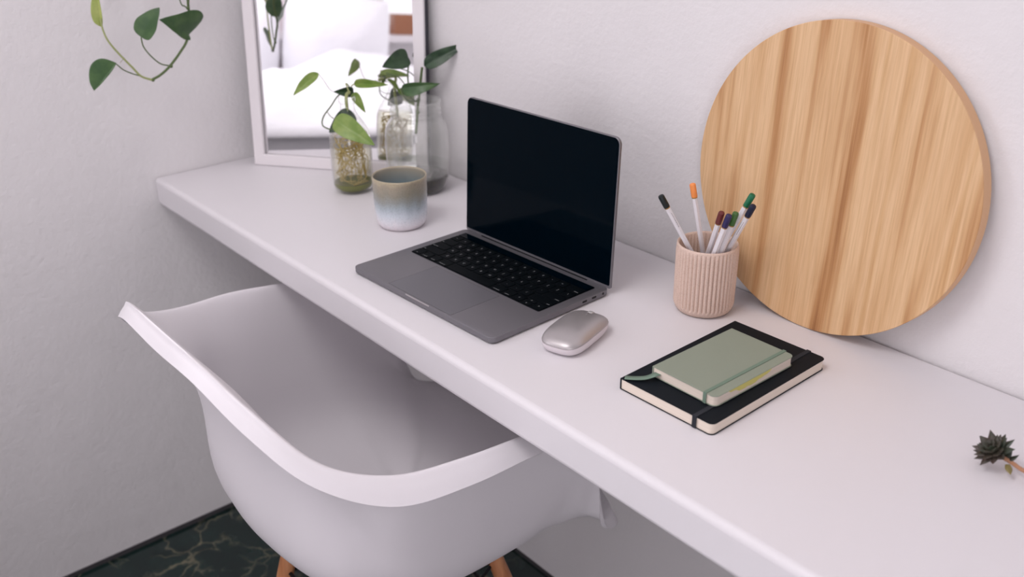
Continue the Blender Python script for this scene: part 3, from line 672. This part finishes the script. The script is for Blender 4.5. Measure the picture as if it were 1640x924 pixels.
# ------------------------------------------------------------------ succulent
sb = on_z(1648, 768, H+.004); sb = V(sb.x+.02, sb.y-.004, H)
suc = thing('succulent', 'small dark green succulent rosette on a trailing brown stem, lying on the desk', 'plant', (sb.x+.05, sb.y+.02, H))
off = V(sb.x+.05, sb.y+.02, H)
rc = on_z(1592, 722, H+.018); ax = (V(-.35, -.45, .75)).normalized()
nb_ = on_z(1622, 742, H+.012)
bm = BM(); tube(bm, [p-off for p in (rc-ax*.004, nb_, on_z(1640, 754, H+.010), V(sb.x+.01, sb.y+.004, H+.008), V(sb.x+.045, sb.y+.018, H+.012), V(sb.x+.05, sb.y+.02, H+.045))], .0021, 10); link('stem', bm, M['succ_stem'], suc)
s1 = ax.orthogonal().normalized(); s2 = ax.cross(s1); random.seed(8)
def sleaf(P, d, up2, L, w, mt):
    side = d.cross(up2).normalized(); nrm = side.cross(d); rings = []
    for i in range(9):
        t = i/8; ww = w*(.45+.55*math.sin(PI*min(1, t*.85+.12)))*(1-t**3.5)+.00015; th = ww*.42
        c_ = P+d*(L*t)+nrm*(L*.22*t*t)
        rings.append([c_+side*ww*math.cos(2*PI*k/8)+nrm*th*math.sin(2*PI*k/8)-off for k in range(8)])
    bm = BM(); stack(bm, rings); return link('leaf', bm, mt, suc, angle=70)
k = 0
for tier, (n_, el, L) in enumerate(((10, -5, .018), (9, 15, .017), (8, 36, .0145), (6, 58, .010))):
    for i in range(n_):
        a = 2*PI*(i/n_)+tier*.5+random.uniform(-.12, .12); rad_ = s1*math.cos(a)+s2*math.sin(a)
        d = (rad_*math.cos(R(el))+ax*math.sin(R(el))).normalized()
        P = rc+ax*(.0012*tier)+rad_*.002
        if (P+d*L).z < H+.002: d = (d+V(0, 0, .6)).normalized()
        sleaf(P, d, ax, L*random.uniform(.85, 1.1), .0050, M['succ'])
for (bx_, by_), (tx, ty), mt in (((1612, 738), (1634, 732), 'succ'), ((1614, 744), (1617, 762), 'succ_old'), ((1608, 736), (1622, 722), 'succ')):
    P = on_z(bx_, by_, H+.012); Q = on_z(tx, ty, H+.012+(.006 if ty < 740 else -.006)); sleaf(P, (Q-P).normalized(), V(0, 0, 1), (Q-P).length, .0034, M[mt])
spot = thing('plant_pot', 'small terracotta plant pot on the desk just past the right edge of the photo', 'plant pot', (sb.x+.075, sb.y+.03, H+.0003))
bm = BM(); lathe(bm, [(.001, .001), (.022, 0), (.023, .001), (.030, .042), (.033, .042), (.034, .050), (.031, .051), (.028, .044), (.001, .044)], 48); link('pot', bm, M['terracotta'], spot)
bm = BM(); lathe(bm, [(.001, .0442), (.0275, .0442), (.0278, .046), (.001, .047)], 32); link('soil', bm, M['soil'], spot)

# ------------------------------------------------------------------ armchair
# stations: rows of (L, C, M2, M, B, S) from back centre round the right side to front centre
ST=[
[(0.0000,-0.3061,0.8054),(0.0000,-0.2902,0.8229),(0.0000,-0.2488,0.7514),(0.0000,-0.2230,0.6500),(0.0000,-0.2190,0.5000),(0.0000,-0.1200,0.4300)],
[(0.0991,-0.3042,0.8057),(0.0991,-0.2873,0.8188),(0.0995,-0.2449,0.7519),(0.0987,-0.2190,0.6500),(0.1036,-0.2092,0.5000),(0.0600,-0.1150,0.4300)],
[(0.1836,-0.2879,0.7724),(0.1756,-0.2689,0.7872),(0.1623,-0.2304,0.7196),(0.1529,-0.2032,0.6400),(0.1579,-0.1875,0.4950),(0.0900,-0.1000,0.4300)],
[(0.2508,-0.2508,0.7264),(0.2355,-0.2303,0.7381),(0.2125,-0.2054,0.6870),(0.1973,-0.1776,0.6200),(0.1855,-0.1529,0.4900),(0.1100,-0.0800,0.4300)],
[(0.2962,-0.1807,0.6921),(0.2711,-0.1656,0.7130),(0.2505,-0.1523,0.6615),(0.2348,-0.1440,0.5900),(0.2092,-0.1085,0.4800),(0.1200,-0.0550,0.4300)],
[(0.3120,-0.0892,0.6858),(0.2843,-0.0842,0.7041),(0.2608,-0.0796,0.6405),(0.2445,-0.0734,0.5700),(0.2172,-0.0538,0.4680),(0.1250,-0.0200,0.4300)],
[(0.3107,0.0098,0.6809),(0.2814,0.0098,0.6907),(0.2620,0.0099,0.6269),(0.2465,0.0098,0.5600),(0.2152,0.0098,0.4620),(0.1200,0.0150,0.4300)],
[(0.3083,0.0889,0.6656),(0.2806,0.0889,0.6802),(0.2604,0.0845,0.6086),(0.2445,0.0783,0.5400),(0.2103,0.0587,0.4580),(0.1150,0.0400,0.4320)],
[(0.2854,0.1407,0.6111),(0.2656,0.1318,0.6264),(0.2559,0.1294,0.5742),(0.2397,0.1174,0.5200),(0.2025,0.0978,0.4560),(0.1050,0.0600,0.4330)],
[(0.2570,0.1680,0.5350),(0.2540,0.1650,0.5450),(0.2430,0.1520,0.5050),(0.2318,0.1516,0.4800),(0.1956,0.1369,0.4500),(0.0950,0.0850,0.4330)],
[(0.2460,0.1960,0.4380),(0.2430,0.1895,0.4560),(0.2300,0.1760,0.4630),(0.2201,0.1810,0.4550),(0.1761,0.1614,0.4450),(0.0850,0.1050,0.4310)],
[(0.2220,0.2460,0.4100),(0.2140,0.2360,0.4380),(0.2050,0.2250,0.4430),(0.1859,0.2054,0.4460),(0.1369,0.1761,0.4400),(0.0650,0.1150,0.4300)],
[(0.1200,0.2880,0.4020),(0.1150,0.2750,0.4300),(0.1100,0.2550,0.4300),(0.0978,0.2250,0.4350),(0.0734,0.1859,0.4370),(0.0350,0.1200,0.4290)],
[(0.0000,0.2940,0.4000),(0.0000,0.2800,0.4260),(0.0000,0.2600,0.4300),(0.0000,0.2299,0.4350),(0.0000,0.1907,0.4370),(0.0000,0.1200,0.4290)],
]
CH=(0.7190,-0.3983,-0.0040)
NS,NL=6,4
def cr(a,b,c,d,t):
    return tuple(.5*((2*b[k])+(-a[k]+c[k])*t+(2*a[k]-5*b[k]+4*c[k]-d[k])*t*t+(-a[k]+3*b[k]-3*c[k]+d[k])*t**3) for k in range(3))
def shell_pts():
    rows=[(r[:1]+[tuple((r[0][k]+r[1][k])/2+((0,0,.006 if i_<8 else .0005)[k]) for k in range(3))]+r[1:])[::-1] for i_,r in enumerate(ST)]                       # S..L
    ring=rows+[[(-x,y+(.014 if 8<12-i<13 else 0),z+(.011 if 8<12-i<13 else 0)) for x,y,z in r] for i,r in enumerate(rows[-2:0:-1])]
    n=len(ring); m=len(ring[0]); out=[]
    for i in range(n):
        for s in range(NS):
            t=s/NS
            prof=[cr(ring[(i-1)%n][k],ring[i][k],ring[(i+1)%n][k],ring[(i+2)%n][k],t) for k in range(m)]
            prof=[(0,.015,.434)]+prof
            q=[]
            for k in range(m):
                a=prof[k-1] if k>0 else tuple(2*prof[0][j]-prof[1][j] for j in range(3)); b=prof[k]; c=prof[k+1]; d=prof[k+2] if k+2<=m else tuple(2*c[j]-b[j] for j in range(3))
                for w in range(NL): q.append(cr(a,b,c,d,w/NL))
            q.append(prof[m]); out.append(q)
    return out

chr_ = thing('armchair', 'white moulded plastic armchair on wooden legs pushed under the desk', 'chair', (CH[0], CH[1], 0), CH[2])
P_ = shell_pts(); bm = BM(); nu, nv = len(P_), len(P_[0])
cen = bm.verts.new(P_[0][0]); g = [[bm.verts.new(P_[i][j]) for j in range(1, nv)] for i in range(nu)]
for i in range(nu):
    i2 = (i+1) % nu; bm.faces.new((cen, g[i][0], g[i2][0]))
    for j in range(nv-2): bm.faces.new((g[i][j], g[i][j+1], g[i2][j+1], g[i2][j]))
o = link('seat_shell', bm, M['chair'], chr_, angle=80)
md = o.modifiers.new('thick', 'SOLIDIFY'); md.thickness = .0055; md.offset = -1
bv = bevel(o, .0020, 2, 60)
md = o.modifiers.new('sub', 'SUBSURF'); md.levels = 1; md.render_levels = 1
LEGS = (((.096, .092), (.19, .182)), ((-.096, .092), (-.19, .182)), ((.074, -.142), (.145, -.207)), ((-.074, -.142), (-.145, -.207)))
ZL = .385
for (a, b_) in LEGS:
    bm = BM(); p0, p1 = V(a[0], a[1], ZL), V(b_[0], b_[1], .001)
    tube(bm, [p0.lerp(p1, t/6) for t in range(7)], lambda t: .0115+.0035*math.sin(PI*min(1, t*1.1))-.003*t, 18, 0); link('leg', bm, M['leg'], chr_)
bm = BM()
J = [V(a[0], a[1], ZL).lerp(V(b_[0], b_[1], 0), .12) for a, b_ in LEGS]; K = [V(a[0], a[1], ZL).lerp(V(b_[0], b_[1], 0), .62) for a, b_ in LEGS]
for i, j in ((0, 1), (1, 3), (3, 2), (2, 0)):
    tube(bm, [J[i], K[j]], .0028, 8, 0); tube(bm, [J[j], K[i]], .0028, 8, 0); tube(bm, [J[i], J[j]], .003, 8, 0)
for q in J: tube(bm, [q, V(q.x*.8, q.y*.8, .415)], .004, 8, 0)
link('wire_base', bm, M['wire'], chr_)

# ------------------------------------------------------------------ bed side of the room (seen in the mirror)
bed = thing('bed', 'white bed under the window, seen reflected in the mirror', 'bed', (.82, -2.35, 0))
bm = BM(); box(bm, -.78, .78, -.88, .80, .12, .42)
for sx_ in (-.72, .72):
    for sy_ in (-.82, .74): box(bm, sx_-.03, sx_+.03, sy_-.03, sy_+.03, 0, .12)
bevel(link('bed_frame', bm, M['white_wood'], bed), .006)
bm = BM(); prism(bm, rrect(-.76, .76, -.87, .79, .05), .421, .66); bevel(link('mattress', bm, M['linen'], bed), .03, 4)
bm = BM(); box(bm, WIN1[0]-.03, WIN1[1]+.03, RY-.03, RY+.13, WIN1[2]-.035, WIN1[2]-.001); tag(link('trim_3', bm, M['white_wood'], smooth=False), kind='structure')
def blanket(name, x0, x1, y0, y1, z, hgt, seed, mt, lab, cat, n=40):
    bm = BM(); g = []
    for i in range(n+1):
        row = []
        for j in range(n+1):
            u, v_ = i/n, j/n; x = x0+(x1-x0)*u; y_ = y0+(y1-y0)*v_
            e = min(u, 1-u, v_, 1-v_)*8; e = min(1, e)**.5
            zz = z+.01 + hgt*(.30+.85*(1-v_))*e*(.62+.38*noise.noise((x*2.2+seed, y_*2.4, seed))) + .025*e*noise.noise((x*9, y_*5, seed+3))
            row.append(bm.verts.new((x, y_, zz)))
        g.append(row)
    for i in range(n):
        for j in range(n): bm.faces.new((g[i][j], g[i+1][j], g[i+1][j+1], g[i][j+1]))
    geo = bmesh.ops.extrude_face_region(bm, geom=bm.faces[:]); 
    for e_ in geo['geom']:
        if isinstance(e_, bmesh.types.BMVert): e_.co.z = z
    o = link(name, bm, mt, angle=70); return tag(o, lab, cat)
blanket('duvet', .08, 1.56, -2.86, -1.50, .6615, .25, 3, M['linen'], 'rumpled white duvet heaped on the bed, reflected in the mirror', 'duvet')
def pillow(loc, rot, sx_, sy_, sz_, mt, lab):
    bm = BM(); bmesh.ops.create_uvsphere(bm, u_segments=40, v_segments=24, radius=1)
    for v_ in bm.verts:
        x, y_, z = v_.co; r = max(abs(x), abs(y_), 1e-6)/max(math.hypot(x, y_), 1e-6)
        k = 1/max(r, .71)**.8; v_.co = V(x*k*sx_, y_*k*sy_, z*sz_*(1-.45*(max(abs(x*k), abs(y_*k))**3 if max(abs(x*k), abs(y_*k)) < 1 else 1)))
    o = link('pillow', bm, mt, angle=80, loc=loc); o.rotation_euler = rot; return tag(o, lab, 'pillow')
pillow((.28, -2.99, .89), (R(72), 0, 0), .25, .24, .10, M['linen'], 'left-hand white pillow propped against the wall under the window')
pillow((.79, -2.99, .89), (R(72), 0, 0), .25, .24, .10, M['linen'], 'right-hand white pillow propped under the window')
# sheer curtain
def curtain(x0, x1, lab):
    bm = BM(); n = 90; a = []; b_ = []
    for i in range(n+1):
        x = x0+(x1-x0)*i/n; y_ = RY+.045+.018*math.sin(i*.9)+.007*math.sin(i*2.3)
        a.append(bm.verts.new((x, y_, .62))); b_.append(bm.verts.new((x, y_, 2.42)))
    for i in range(n): bm.faces.new((a[i], a[i+1], b_[i+1], b_[i]))
    o = link('curtain', bm, M['sheer'], angle=80); return tag(o, lab, 'curtain')
mt = bpy.data.materials.new('sheer_fabric'); mt.use_nodes = True; n, l = mt.node_tree.nodes, mt.node_tree.links
out = n['Material Output']; n.remove(n['Principled BSDF'])
tr = n.new('ShaderNodeBsdfTranslucent'); tr.inputs[0].default_value = (.80, .74, .76, 1); df = n.new('ShaderNodeBsdfDiffuse'); df.inputs[0].default_value = (.8, .74, .76, 1)
m1 = n.new('ShaderNodeMixShader'); m1.inputs[0].default_value = .35; l.new(df.outputs[0], m1.inputs[1]); l.new(tr.outputs[0], m1.inputs[2]); l.new(m1.outputs[0], out.inputs[0]); M['sheer'] = mt
curtain(.16, 1.09, 'sheer off-white curtain hanging at the left of the window above the bed')
o = tag(link('wooden_box', (lambda b_: (box(b_, -.06, .06, -.05, .05, 0, .10), b_)[1])(BM()), M['brownwood'], loc=(1.185, -3.235, .9505)), 'small brown wooden box on the window sill behind the bed', 'box')
S.render.film_transparent = False
